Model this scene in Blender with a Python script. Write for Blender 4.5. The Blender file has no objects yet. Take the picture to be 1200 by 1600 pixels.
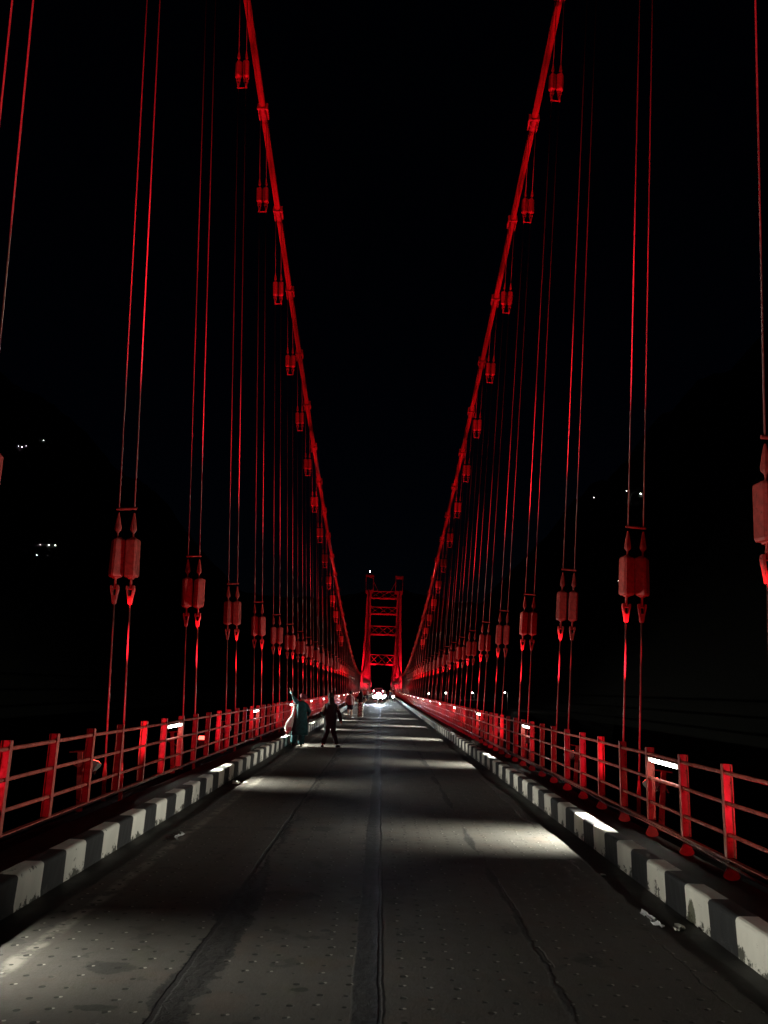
import bpy, bmesh, math, random
from mathutils import Vector, Matrix
from math import radians, sin, cos, pi, sqrt, atan2
random.seed(7)
S = bpy.context.scene
COL = S.collection

# ------------------------------------------------------------------ camera
EYE = 1.9
cam_d = bpy.data.cameras.new('camera')
cam = bpy.data.objects.new('camera', cam_d); COL.objects.link(cam)
FPX = 1167.96
cam_d.sensor_fit = 'VERTICAL'; cam_d.sensor_height = 36.0; cam_d.lens = FPX / 1600 * 36.0
cam_d.clip_start = 0.05; cam_d.clip_end = 9000
fw = Vector((-0.0040989, 0.97329149, 0.22953621))
rt = Vector((0.99941162, -0.00382939, 0.0340844))
up = Vector((-0.03405304, -0.22954087, 0.97270313))
M = Matrix(((rt.x, up.x, -fw.x, 0), (rt.y, up.y, -fw.y, 0), (rt.z, up.z, -fw.z, EYE), (0, 0, 0, 1)))
cam.matrix_world = M
S.camera = cam

# ------------------------------------------------------------------ render / view
S.render.engine = 'CYCLES'
S.cycles.use_denoising = True
S.cycles.max_bounces = 4
S.cycles.diffuse_bounces = 2
S.cycles.glossy_bounces = 2
S.cycles.caustics_reflective = False
S.cycles.caustics_refractive = False
S.cycles.use_light_tree = True
S.view_settings.view_transform = 'Standard'
S.view_settings.look = 'None'
S.view_settings.exposure = 0.0
S.view_settings.gamma = 1.0

# ------------------------------------------------------------------ night sky + moonlight
W = bpy.data.worlds.new('World'); S.world = W; W.use_nodes = True
wn = W.node_tree; wn.nodes.clear()
sky = wn.nodes.new('ShaderNodeTexSky'); sky.sky_type = 'NISHITA'; sky.sun_disc = False
MOON_EL, MOON_AZ = radians(38), radians(200)
sky.sun_elevation = MOON_EL; sky.sun_rotation = MOON_AZ
sky.ozone_density = 3.0; sky.air_density = 1.6; sky.dust_density = 0.0
bg = wn.nodes.new('ShaderNodeBackground'); bg.inputs['Strength'].default_value = 0.00016
wo = wn.nodes.new('ShaderNodeOutputWorld')
tint = wn.nodes.new('ShaderNodeMix'); tint.data_type = 'RGBA'; tint.blend_type = 'MULTIPLY'; tint.inputs[0].default_value = 1.0
tint.inputs[7].default_value = (0.42, 0.62, 1.15, 1)
wn.links.new(sky.outputs[0], tint.inputs[6]); wn.links.new(tint.outputs[2], bg.inputs[0]); wn.links.new(bg.outputs[0], wo.inputs[0])
sd = bpy.data.lights.new('moon', 'SUN'); sd.energy = 0.004; sd.angle = radians(0.5); sd.color = (0.8, 0.9, 1.0)
so = bpy.data.objects.new('moon', sd); COL.objects.link(so)
so.rotation_euler = (radians(90) - MOON_EL, 0, pi - MOON_AZ)

# ------------------------------------------------------------------ light strengths (tuned)
P_TUBE_BEAM = 72.0      # white rail tubes, shielded main beam towards the road
P_TUBE_WIDE = 112.0      # their stray light
P_RED_WIDE = 150.0      # red floodlights: spill on the posts around them
P_RED_BEAM = 20000.0    # their narrow beam up at the cable
RED = (1.0, 0.022, 0.055)
WHITE = (1.0, 0.98, 0.84)

# ------------------------------------------------------------------ fitted bridge geometry
WL, WR = 4.075, 3.896                  # railing, left / right of the camera
YL0, YR0, PSP = 8.716, 8.954, 1.25     # first visible post, spacing
HL, HR = 5.03, 4.83                    # hanger planes at deck
HYL, HYR, HSP = 9.119, 9.234, 5.5402
LEAN = 0.0622
KL, KR = 3.006, 2.823                  # kerb faces
def cable_z(y): return 5.246 + 0.00109 * (y - 179.575) ** 2
def hx(s, z): return s * ((HR if s > 0 else HL) + LEAN * (z - 1.9))
TOWER_Y = 393.0

# ================================================================== materials
def nt(name):
    m = bpy.data.materials.new(name); m.use_nodes = True
    n = m.node_tree; b = n.nodes['Principled BSDF']
    return m, n, b
def noise(n, scale, detail=6, rough=0.6, coord='Object', vec=None, stretch=None):
    if vec is None:
        tc = n.nodes.new('ShaderNodeTexCoord'); vec = tc.outputs[coord]
    if stretch:
        mp = n.nodes.new('ShaderNodeMapping'); mp.inputs['Scale'].default_value = stretch
        n.links.new(vec, mp.inputs[0]); vec = mp.outputs[0]
    t = n.nodes.new('ShaderNodeTexNoise'); t.inputs['Scale'].default_value = scale
    t.inputs['Detail'].default_value = detail; t.inputs['Roughness'].default_value = rough
    n.links.new(vec, t.inputs['Vector'])
    return t.outputs['Fac']
def ramp(n, fac, stops):
    r = n.nodes.new('ShaderNodeValToRGB'); e = r.color_ramp.elements
    while len(e) < len(stops): e.new(0.5)
    for i, (p, c) in enumerate(stops):
        e[i].position = p; e[i].color = (c[0], c[1], c[2], 1) if not isinstance(c, (int, float)) else (c, c, c, 1)
    n.links.new(fac, r.inputs[0]); return r.outputs[0]
def mathn(n, op, a, b=None, c=None, clamp=False):
    m = n.nodes.new('ShaderNodeMath'); m.operation = op; m.use_clamp = clamp
    for i, v in enumerate((a, b, c)):
        if v is None: continue
        if isinstance(v, (int, float)): m.inputs[i].default_value = v
        else: n.links.new(v, m.inputs[i])
    return m.outputs[0]
def mixc(n, fac, a, b, mode='MIX'):
    m = n.nodes.new('ShaderNodeMix'); m.data_type = 'RGBA'; m.blend_type = mode
    for sock, v in ((m.inputs['Factor'], fac), (m.inputs['A'], a), (m.inputs['B'], b)):
        pass
    ins = [i for i in m.inputs if i.type == 'RGBA']
    f = [i for i in m.inputs if i.name == 'Factor' and i.type == 'VALUE'][0]
    if isinstance(fac, (int, float)): f.default_value = fac
    else: n.links.new(fac, f)
    for sock, v in zip(ins, (a, b)):
        if isinstance(v, tuple): sock.default_value = (v[0], v[1], v[2], 1)
        else: n.links.new(v, sock)
    return [o for o in m.outputs if o.type == 'RGBA'][0]
def bump(n, b, h, strength=0.4, dist=0.01, prev=None):
    bp = n.nodes.new('ShaderNodeBump'); bp.inputs['Strength'].default_value = strength
    bp.inputs['Distance'].default_value = dist; n.links.new(h, bp.inputs['Height'])
    if prev is not None: n.links.new(prev, bp.inputs['Normal'])
    n.links.new(bp.outputs[0], b.inputs['Normal']); return bp.outputs[0]
def paint(name, col, col2, rough=0.5, scale=9, bstr=0.15, stretch=None, metallic=0.0):
    m, n, b = nt(name)
    f = noise(n, scale, stretch=stretch)
    c = ramp(n, f, [(0.34, col2), (0.6, col)])
    n.links.new(c, b.inputs['Base Color']); b.inputs['Roughness'].default_value = rough
    b.inputs['Metallic'].default_value = metallic
    bump(n, b, noise(n, scale * 6), bstr, 0.004)
    return m
def emit(name, col, st, base=(0.8, 0.8, 0.8)):
    m, n, b = nt(name)
    b.inputs['Base Color'].default_value = (*base, 1)
    b.inputs['Emission Color'].default_value = (*col, 1); b.inputs['Emission Strength'].default_value = st
    m.cycles.emission_sampling = 'NONE'
    return m

M_rail = paint('railing_red_paint', (0.44, 0.085, 0.065), (0.26, 0.055, 0.04), 0.5, 7, 0.2)
def rustify(m, amt=.62):
    n = m.node_tree; b = n.nodes['Principled BSDF']; l = b.inputs['Base Color'].links[0].from_socket
    f = noise(n, 16, 8, .72); mk = ramp(n, f, [(amt, 0.0), (amt + .05, .85)])
    n.links.new(mixc(n, mk, l, (.06, .028, .018)), b.inputs['Base Color'])
    n.links.new(ramp(n, f, [(amt - .1, .42), (amt + .05, .85)]), b.inputs['Roughness'])
rustify(M_rail, .58)
M_cable = paint('cable_red_wrap', (0.44, 0.048, 0.04), (0.29, 0.034, 0.03), 0.5, 14, 0.2)
M_rope = paint('rope_red_paint', (0.21, 0.085, 0.075), (0.14, 0.06, 0.052), 0.35, 20, 0.2)
M_iron = paint('fitting_red_paint', (0.42, 0.06, 0.05), (0.22, 0.035, 0.03), 0.45, 10, 0.25)
rustify(M_iron, .60)
M_tower = paint('tower_red_paint', (0.45, 0.06, 0.06), (0.32, 0.05, 0.05), 0.5, 0.5, 0.2)
M_grey = paint('lamp_grey_metal', (0.34, 0.33, 0.30), (0.2, 0.19, 0.17), 0.4, 20, 0.2, metallic=0.3)
M_dark = paint('deck_dark_steel', (0.028, 0.026, 0.026), (0.015, 0.014, 0.014), 0.8, 3, 0.3)
M_foot = paint('footway_dark', (0.03, 0.028, 0.028), (0.016, 0.015, 0.015), 0.85, 5, 0.5)
M_drain = paint('drain_strip', (0.035, 0.034, 0.032), (0.012, 0.012, 0.012), 0.7, 4, 0.6)  # near-black drain, the kerb's shadow put into its colour
M_tube = emit('white_tube_glow', (1.0, 0.99, 0.86), 22.0)
M_redlens = emit('red_lens_glow', (1.0, 0.06, 0.04), 9.0)
M_head = emit('headlight_glow', (0.86, 0.95, 1.0), 400.0)
M_tail = emit('tail_light_glow', (1.0, 0.32, 0.42), 30.0)
M_point = emit('distant_lamp_glow', (1.0, 0.97, 0.9), 30.0)
M_beacon = emit('beacon_glow', (1.0, 0.8, 0.75), 14.0)

def kerb_paint(name, col, wear, amt):
    m, n, b = nt(name)
    tc = n.nodes.new('ShaderNodeTexCoord')
    f1 = noise(n, 5, 8, 0.65); f2 = noise(n, 26, 6, 0.7)
    base = ramp(n, noise(n, 3, 4, 0.5, stretch=(1, 1, 0.3)), [(0.3, tuple(v * 0.78 for v in col)), (0.62, col)])
    sep = n.nodes.new('ShaderNodeSeparateXYZ'); n.links.new(tc.outputs['Object'], sep.inputs[0])
    low = mathn(n, 'SUBTRACT', 0.10, sep.outputs['Z']); low = mathn(n, 'MULTIPLY', mathn(n, 'MAXIMUM', low, 0.0), 1.1)
    chip = mathn(n, 'ADD', mathn(n, 'MULTIPLY', f1, 0.75), mathn(n, 'MULTIPLY', f2, 0.35))
    chip = mathn(n, 'ADD', chip, low)
    mask = ramp(n, chip, [(amt, 0.0), (amt + 0.03, 1.0)])
    c = mixc(n, mask, base, wear)
    if 'white' in name:                 # mossy scuff on one block of the right kerb
        def term(sock, c0, r0): return mathn(n, 'POWER', mathn(n, 'DIVIDE', mathn(n, 'ADD', sep.outputs[sock], -c0), r0), 2.0)
        dst = mathn(n, 'ADD', mathn(n, 'ADD', term('X', 2.83, .25), term('Y', 7.27, .095)), term('Z', .02, .15))
        dst = mathn(n, 'ADD', dst, mathn(n, 'MULTIPLY', mathn(n, 'SUBTRACT', f2, .5), 1.6))
        c = mixc(n, ramp(n, dst, [(.75, .9), (.95, 0.0)]), c, (.055, .06, .03))
    n.links.new(c, b.inputs['Base Color']); b.inputs['Roughness'].default_value = 0.75
    nb = bump(n, b, mask, 0.5, -0.004)
    bump(n, b, noise(n, 60, 5), 0.35, 0.004, nb)
    return m
M_kw = kerb_paint('kerb_white_paint', (0.78, 0.76, 0.69), (0.09, 0.09, 0.075), 0.655)
M_kb = kerb_paint('kerb_black_paint', (0.020, 0.021, 0.023), (0.045, 0.045, 0.042), 0.74)

# ---- road: dusty dimpled concrete-asphalt with tarred seams
def road_material():
    m, n, b = nt('road_surface')
    tc = n.nodes.new('ShaderNodeTexCoord'); obj = tc.outputs['Object']
    sep = n.nodes.new('ShaderNodeSeparateXYZ'); n.links.new(obj, sep.inputs[0])
    X, Y = sep.outputs['X'], sep.outputs['Y']
    big = noise(n, 0.7, 6, 0.6, vec=obj); mid = noise(n, 4.5, 8, 0.65, vec=obj); fine = noise(n, 60, 6, 0.7, vec=obj)
    grit = noise(n, 240, 3, 0.7, vec=obj)
    c = ramp(n, big, [(0.3, (0.060, 0.057, 0.050)), (0.5, (0.080, 0.074, 0.066)), (0.7, (0.092, 0.080, 0.070))])
    c = mixc(n, ramp(n, mid, [(0.3, 0.35), (0.62, 0.0)]), c, (0.04, 0.04, 0.036))
    c = mixc(n, ramp(n, fine, [(0.35, 0.5), (0.6, 0.0)]), c, (0.055, 0.053, 0.047))
    c = mixc(n, ramp(n, grit, [(0.60, 0.0), (0.72, 0.6)]), c, (0.17, 0.165, 0.145))
    # tyre polish streaks along the road
    st = noise(n, 1.0, 5, 0.6, vec=obj, stretch=(6.0, 0.12, 1))
    c = mixc(n, ramp(n, st, [(0.45, 0.0), (0.72, 0.4)]), c, (0.055, 0.053, 0.050))
    # dark blotches
    bl = noise(n, 2.1, 5, 0.55, vec=obj, stretch=(1, 1, 1))
    blm = ramp(n, bl, [(0.625, 0.0), (0.645, 0.75)])
    c = mixc(n, blm, c, (0.035, 0.034, 0.032))
    # wobble for seams
    w1 = mathn(n, 'SUBTRACT', noise(n, 1.1, 5, 0.6, vec=obj), 0.5)
    w2 = mathn(n, 'SUBTRACT', noise(n, 7.0, 6, 0.7, vec=obj), 0.5)
    w3 = mathn(n, 'SUBTRACT', noise(n, 0.45, 2, 0.5, vec=obj, stretch=(0.01, 1, 1)), 0.5)
    height = None
    masks = []
    def seam(x0, half, wob, soft=0.012, lim=None, wmod=0.0):
        xx = mathn(n, 'ADD', X, -x0)
        xx = mathn(n, 'ADD', xx, mathn(n, 'MULTIPLY', w1, wob))
        xx = mathn(n, 'ADD', xx, mathn(n, 'MULTIPLY', w2, wob * 0.7))
        d = mathn(n, 'ABSOLUTE', xx)
        h = mathn(n, 'ADD', half, mathn(n, 'MULTIPLY', w3, wmod))
        e = mathn(n, 'DIVIDE', mathn(n, 'SUBTRACT', h, d), soft)
        return mathn(n, 'MULTIPLY', mathn(n, 'ADD', e, 0.5, clamp=True), 1.0, clamp=True)
    for (px_, py_, rx_, ry_, a_) in ((-1.80, 5.63, .20, .13, .75), (-1.62, 4.98, .13, .05, .8), (-.80, 7.55, .27, .16, .8), (-1.35, 10.85, .22, .16, .8), (-.72, 10.95, .18, .2, .8), (-.45, 5.35, .06, .035, .9), (-.38, 6.55, .05, .04, .9), (.42, 6.0, .05, .05, .8), (1.6, 6.1, .12, .10, .5), (-.95, 14.6, .3, .3, .5)):
        qx = mathn(n, 'POWER', mathn(n, 'DIVIDE', mathn(n, 'ADD', X, -px_), rx_), 2.0); qy = mathn(n, 'POWER', mathn(n, 'DIVIDE', mathn(n, 'ADD', Y, -py_), ry_), 2.0)
        q_ = mathn(n, 'ADD', mathn(n, 'ADD', qx, qy), mathn(n, 'MULTIPLY', mathn(n, 'ADD', w2, w1), 3.2))
        c = mixc(n, mathn(n, 'MULTIPLY', mathn(n, 'DIVIDE', mathn(n, 'SUBTRACT', 1.0, q_), .35, clamp=True), a_), c, (.020, .020, .019))
    # rusty and mossy tints
    c = mixc(n, ramp(n, noise(n, 1.6, 4, .6, vec=obj), [(.52, 0.0), (.68, .35)]), c, (.095, .060, .042))
    c = mixc(n, ramp(n, noise(n, 2.3, 5, .7, vec=obj), [(.56, 0.0), (.72, .30)]), c, (.055, .068, .030))
    def ygate(y0, y1, soft=1.0):
        a = mathn(n, 'DIVIDE', mathn(n, 'SUBTRACT', Y, y0), soft, clamp=True)
        c_ = mathn(n, 'DIVIDE', mathn(n, 'SUBTRACT', y1, Y), soft, clamp=True)
        return mathn(n, 'MULTIPLY', a, c_)
    tar = seam(-0.02, 0.10, 0.05, 0.015, wmod=0.06)
    nearL = mathn(n, 'DIVIDE', mathn(n, 'SUBTRACT', mathn(n, 'ADD', 8.6, mathn(n, 'MULTIPLY', w1, 1.2)), Y), 1.1, clamp=True)
    tarL = seam(-1.165, mathn(n, 'ADD', 0.030, mathn(n, 'MULTIPLY', nearL, 0.125)), 0.42, 0.012, wmod=0.20)
    tarR = seam(1.23, 0.020, 0.12, 0.02, wmod=0.34)
    grooveL = seam(-1.262, 0.020, 0.07, 0.01)
    crackL = mathn(n, 'MULTIPLY', seam(-1.10, 0.012, 0.5, 0.008), tarL)
    crackM = mathn(n, 'MULTIPLY', seam(-1.20, 0.009, 0.36, 0.008), tarL)
    grooveC = seam(0.055, 0.010, 0.045, 0.01)
    gateR = ramp(n, noise(n, .35, 3, .6, vec=obj), [(.46, 0.0), (.56, 1.0)])
    grooveR = mathn(n, 'MULTIPLY', seam(1.28, 0.008, 0.10, 0.008), gateR)
    edgeL = seam(-2.36, 0.012, 0.10, 0.012); edgeR = mathn(n, 'MULTIPLY', seam(2.30, 0.007, 0.16, 0.008), gateR)
    tars = mathn(n, 'MAXIMUM', mathn(n, 'MAXIMUM', tar, tarL), tarR)
    grooves = mathn(n, 'MAXIMUM', mathn(n, 'MAXIMUM', grooveL, mathn(n, 'MAXIMUM', crackL, crackM)), mathn(n, 'MAXIMUM', grooveC, grooveR))
    grooves = mathn(n, 'MAXIMUM', grooves, edgeR)
    tarcol = ramp(n, noise(n, 9, 7, 0.7, vec=obj), [(0.3, (0.006, 0.006, 0.006)), (0.7, (0.032, 0.031, 0.029))])
    c = mixc(n, tars, c, tarcol)
    # pale scuffed line near the left edge
    pale = mathn(n, 'MULTIPLY', seam(-2.42, 0.06, 0.10, 0.05), ramp(n, mid, [(0.42, 0.0), (0.55, 0.8)]))
    c = mixc(n, pale, c, (0.24, 0.225, 0.20))
    # transverse hairline joints every 5 m
    # dimples: jittered grid
    sp = 0.175
    vm = n.nodes.new('ShaderNodeMapping'); vm.inputs['Scale'].default_value = (1 / sp, 1 / sp, 0.0)
    n.links.new(obj, vm.inputs[0])
    vo = n.nodes.new('ShaderNodeTexVoronoi'); vo.inputs['Scale'].default_value = 1.0; vo.inputs['Randomness'].default_value = 0.26
    vo.voronoi_dimensions = '2D'
    n.links.new(vm.outputs[0], vo.inputs['Vector'])
    csep = n.nodes.new('ShaderNodeSeparateColor'); n.links.new(vo.outputs['Color'], csep.inputs[0])
    rad = mathn(n, 'MULTIPLY_ADD', csep.outputs[0], 0.075, 0.065)
    rag = mathn(n, 'MULTIPLY', w2, 0.10)
    dd = mathn(n, 'ADD', vo.outputs['Distance'], rag)
    dim = mathn(n, 'DIVIDE', mathn(n, 'SUBTRACT', rad, dd), 0.02, clamp=True)
    pres = ramp(n, csep.outputs[1], [(0.10, 0.0), (0.16, 1.0)])
    notar = mathn(n, 'SUBTRACT', 1.0, tars)
    dim = mathn(n, 'MULTIPLY', mathn(n, 'MULTIPLY', dim, pres), notar)
    lit = mathn(n, 'MULTIPLY', dim, ramp(n, csep.outputs[2], [(0.3, 0.0), (0.6, 1.0)]))
    c = mixc(n, mathn(n, 'MULTIPLY', dim, 0.9), c, (0.012, 0.012, 0.011))  # pits darkened, their shade put into the colour
    # dusty rim beside each dimple, its bright highlight painted into the colour too
    vm2 = n.nodes.new('ShaderNodeMapping'); vm2.inputs['Scale'].default_value = (1 / sp, 1 / sp, 0.0); vm2.inputs['Location'].default_value = (-0.12, -0.07, 0)
    n.links.new(obj, vm2.inputs[0])
    vo2 = n.nodes.new('ShaderNodeTexVoronoi'); vo2.inputs['Scale'].default_value = 1.0; vo2.inputs['Randomness'].default_value = 0.26; vo2.voronoi_dimensions = '2D'
    n.links.new(vm2.outputs[0], vo2.inputs['Vector'])
    c2 = n.nodes.new('ShaderNodeSeparateColor'); n.links.new(vo2.outputs['Color'], c2.inputs[0])
    rim = mathn(n, 'DIVIDE', mathn(n, 'SUBTRACT', 0.075, mathn(n, 'ADD', vo2.outputs['Distance'], rag)), 0.02, clamp=True)
    rim = mathn(n, 'MULTIPLY', rim, ramp(n, c2.outputs[1], [(0.50, 0.0), (0.56, 1.0)]))
    rim = mathn(n, 'MULTIPLY', mathn(n, 'MULTIPLY', rim, notar), mathn(n, 'SUBTRACT', 1.0, dim))
    c = mixc(n, mathn(n, 'MULTIPLY', rim, 0.8), c, (0.34, 0.325, 0.29))
    c = mixc(n, mathn(n, 'MULTIPLY', grooves, 0.95), c, (0.006, 0.006, 0.006))
    n.links.new(c, b.inputs['Base Color'])
    rgh = ramp(n, mid, [(0.3, 0.62), (0.7, 0.85)])
    rgh = mixc(n, tars, rgh, (0.72, 0.72, 0.72))
    rgh = mixc(n, seam(0.03, 0.020, 0.10, 0.05), rgh, (0.58, 0.58, 0.58))
    n.links.new(rgh, b.inputs['Roughness'])
    b.inputs['Specular IOR Level'].default_value = 0.35
    h = mathn(n, 'MULTIPLY', tars, -0.25)
    h = mathn(n, 'ADD', h, mathn(n, 'MULTIPLY', dim, -1.0))
    h = mathn(n, 'ADD', h, mathn(n, 'MULTIPLY', grooves, -1.6))
    nb = bump(n, b, h, 0.9, 0.02)
    h2 = mathn(n, 'ADD', mathn(n, 'MULTIPLY', fine, 0.6), mathn(n, 'MULTIPLY', mid, 1.2))
    h2 = mathn(n, 'ADD', h2, mathn(n, 'MULTIPLY', mathn(n, 'MULTIPLY', tars, noise(n, 14, 6, 0.7, vec=obj)), 4.0))
    bump(n, b, h2, 0.5, 0.012, nb)
    return m
M_road = road_material()

# ================================================================== mesh helpers
class MB:
    def __init__(s): s.v = []; s.f = []; s.mi = []
    def add(s, vs, fs, mi=0):
        o = len(s.v); s.v += [tuple(v) for v in vs]; s.f += [tuple(i + o for i in f) for f in fs]; s.mi += [mi] * len(fs)
    def box(s, x0, x1, y0, y1, z0, z1, mi=0):
        s.add([(x0, y0, z0), (x1, y0, z0), (x1, y1, z0), (x0, y1, z0), (x0, y0, z1), (x1, y0, z1), (x1, y1, z1), (x0, y1, z1)],
              [(0, 3, 2, 1), (4, 5, 6, 7), (0, 1, 5, 4), (1, 2, 6, 5), (2, 3, 7, 6), (3, 0, 4, 7)], mi)
    def tube(s, pts, r, n=8, mi=0, caps=True, rot=0.0):
        pts = [Vector(p) for p in pts]; rs = r if isinstance(r, (list, tuple)) else [r] * len(pts)
        rings = []
        for i, p in enumerate(pts):
            t = (pts[min(i + 1, len(pts) - 1)] - pts[max(i - 1, 0)]).normalized()
            a = Vector((0, 0, 1)) if abs(t.z) < 0.9 else Vector((0, 1, 0))
            u = t.cross(a).normalized(); w = u.cross(t)
            rings.append([p + (u * cos(rot + 2 * pi * k / n) + w * sin(rot + 2 * pi * k / n)) * rs[i] for k in range(n)])
        vs = [v for rg in rings for v in rg]; fs = []
        for i in range(len(pts) - 1):
            for k in range(n):
                a = i * n + k; b_ = i * n + (k + 1) % n
                fs.append((a, b_, b_ + n, a + n))
        if caps: fs.append(tuple(range(n - 1, -1, -1))); fs.append(tuple(range((len(pts) - 1) * n, len(pts) * n)))
        s.add(vs, fs, mi)
    def prism(s, poly, y0, y1, mi=0):       # poly in XZ, extruded along Y
        n = len(poly)
        vs = [(x, y0, z) for x, z in poly] + [(x, y1, z) for x, z in poly]
        s.add(vs, [tuple(range(n)), tuple(range(2 * n - 1, n - 1, -1))] + [(i, i + n, (i + 1) % n + n, (i + 1) % n) for i in range(n)], mi)
    def loft(s, rings, mi=0, caps=True):    # rings of equal length
        n = len(rings[0]); vs = [v for r in rings for v in r]; fs = []
        for i in range(len(rings) - 1):
            for k in range(n):
                a = i * n + k; b_ = i * n + (k + 1) % n; fs.append((a, b_, b_ + n, a + n))
        if caps: fs.append(tuple(range(n - 1, -1, -1))); fs.append(tuple(range((len(rings) - 1) * n, len(rings) * n)))
        s.add(vs, fs, mi)
    def mesh(s, name, mats, smooth=False, off=(0, 0, 0)):
        me = bpy.data.meshes.new(name)
        me.from_pydata([(v[0] - off[0], v[1] - off[1], v[2] - off[2]) for v in s.v], [], s.f)
        for m in (mats if isinstance(mats, (list, tuple)) else [mats]): me.materials.append(m)
        for p, i in zip(me.polygons, s.mi): p.material_index = i; p.use_smooth = smooth
        bm = bmesh.new(); bm.from_mesh(me); bmesh.ops.recalc_face_normals(bm, faces=bm.faces); bm.to_mesh(me); bm.free()
        me.update(); return me
def obj(name, me, parent=None, loc=(0, 0, 0), rot=None):
    o = bpy.data.objects.new(name, me); COL.objects.link(o); o.location = loc
    if rot: o.rotation_euler = rot
    if parent: o.parent = parent
    return o
def tag(o, label=None, cat=None, group=None, kind=None):
    if label: o['label'] = label
    if cat: o['category'] = cat
    if group: o['group'] = group
    if kind: o['kind'] = kind
    return o
def thing(name, label, cat, loc=(0, 0, 0), rz=0.0, group=None):
    o = bpy.data.objects.new(name, None); COL.objects.link(o); o.location = loc; o.rotation_euler = (0, 0, rz)
    o.empty_display_size = 0.2
    return tag(o, label, cat, group)
ORD = ['nearest', 'second', 'third', 'fourth', 'fifth', 'sixth', 'seventh', 'eighth', 'ninth', 'tenth', 'eleventh', 'twelfth', 'thirteenth', 'fourteenth', 'fifteenth', 'sixteenth', 'seventeenth', 'eighteenth', 'nineteenth', 'twentieth']

# ================================================================== deck, road, kerbs
Y0, Y1 = -12.0, 392.0
mb = MB()                                     # deck slab, edge girders, cross beams
mb.box(-4.25, 4.1, Y0, Y1, -0.55, -0.05)
for s, h in ((-1, HL), (1, HR)):
    x = s * h
    mb.box(min(x - .22, x + .22), max(x - .22, x + .22), Y0, Y1, -0.9, -0.62)
    mb.box(x - .03, x + .03, Y0, Y1, -0.62, -0.30)
k = -3
while True:
    yy = (HYL + HYR) / 2 + k * HSP
    if yy > Y1: break
    mb.box(-5.25, 5.05, yy - .12, yy + .12, -1.3, -0.903)
    k += 1
tag(obj('bridge_deck', mb.mesh('bridge_deck', M_dark)), kind='structure')

mb = MB()                                     # road sheet with slightly uneven edges
ys = [Y0]
while ys[-1] < Y1: ys.append(ys[-1] + (0.22 if ys[-1] < 30 else 2.0))
random.seed(3)
eL = [(-2.67 + random.uniform(-.02, .02) + .02 * sin(y * 1.7)) for y in ys]
eR = [(2.46 + random.uniform(-.025, .025) + .03 * sin(y * 1.3 + 1)) for y in ys]
rings = []
vs = []; fs = []
for y, a, c in zip(ys, eL, eR):
    vs += [(a - .03, y, -0.048), (a, y, -0.002), (a + .03, y, 0.0), (0, y, 0.012), (c - .03, y, 0.0), (c, y, -0.002), (c + .03, y, -0.048)]
for i in range(len(ys) - 1):
    for j in range(6):
        a = i * 7 + j; fs.append((a, a + 1, a + 8, a + 7))
mb.add(vs, fs)
tag(obj('road', mb.mesh('road', M_road)), kind='structure')
mb = MB()                                     # drain strips between road and kerb
mb.box(-KL - .02, -2.60, Y0, Y1, -0.045, -0.03); mb.box(2.38, KR + .02, Y0, Y1, -0.045, -0.03)
tag(obj('drain_strip', mb.mesh('drain_strip', M_drain)), kind='structure')
mb = MB()
mb.box(-4.02, -KL - .22, Y0, Y1, -0.045, -0.02); mb.box(KR + .22, 3.86, Y0, Y1, -0.045, -0.02)
tag(obj('footway', mb.mesh('footway', M_foot)), kind='structure')

def kerb(name, s, xf, yfar, per):
    mb = MB(); H = 0.265; wd = 0.2; r = 0.035
    prof = [(0, -0.045), (0.004, 0.02), (0.0, H - r), (r * .12, H - r * .55), (r * .4, H - r * .2), (r, H), (wd - .02, H), (wd, H - .02), (wd, -0.045)]
    half = per / 2
    n0 = int((yfar - Y0) / half) + 1
    y = yfar - n0 * half
    i = n0 % 2       # block ending at yfar is white
    rnd = random.Random(5)
    while y < Y1:
        ya, yb = y, y + half
        j = n0 - i
        white = (round((yfar - yb) / half) % 2 == 0)
        near = y < 30
        sub = 6 if near else 1
        for q in range(sub):
            a = ya + (yb - ya) * q / sub; b_ = ya + (yb - ya) * (q + 1) / sub
            jit = lambda p, yy: (p[0] + (sin(yy * 23.0 + p[1] * 40) * .0025 if near else 0), p[1] + (sin(yy * 17.0 + p[0] * 30) * .002 if near and p[1] > .1 else 0))
            pa = [jit(p, a) for p in prof]; pb = [jit(p, b_) for p in prof]
            vs = [(s * (xf + p[0]), a, p[1]) for p in pa] + [(s * (xf + p[0]), b_, p[1]) for p in pb]
            m = len(prof); mb.add(vs, [(t, t + 1, t + 1 + m, t + m) for t in range(m - 1)], 0 if white else 1)
        y = yb
    o = obj(name, mb.mesh(name, [M_kw, M_kb], smooth=False))
    tag(o, kind='structure'); return o
kerb('kerb', -1, KL, 7.363, 1.0053)
kerb('kerb', 1, KR, 6.390, 1.0049)

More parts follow.
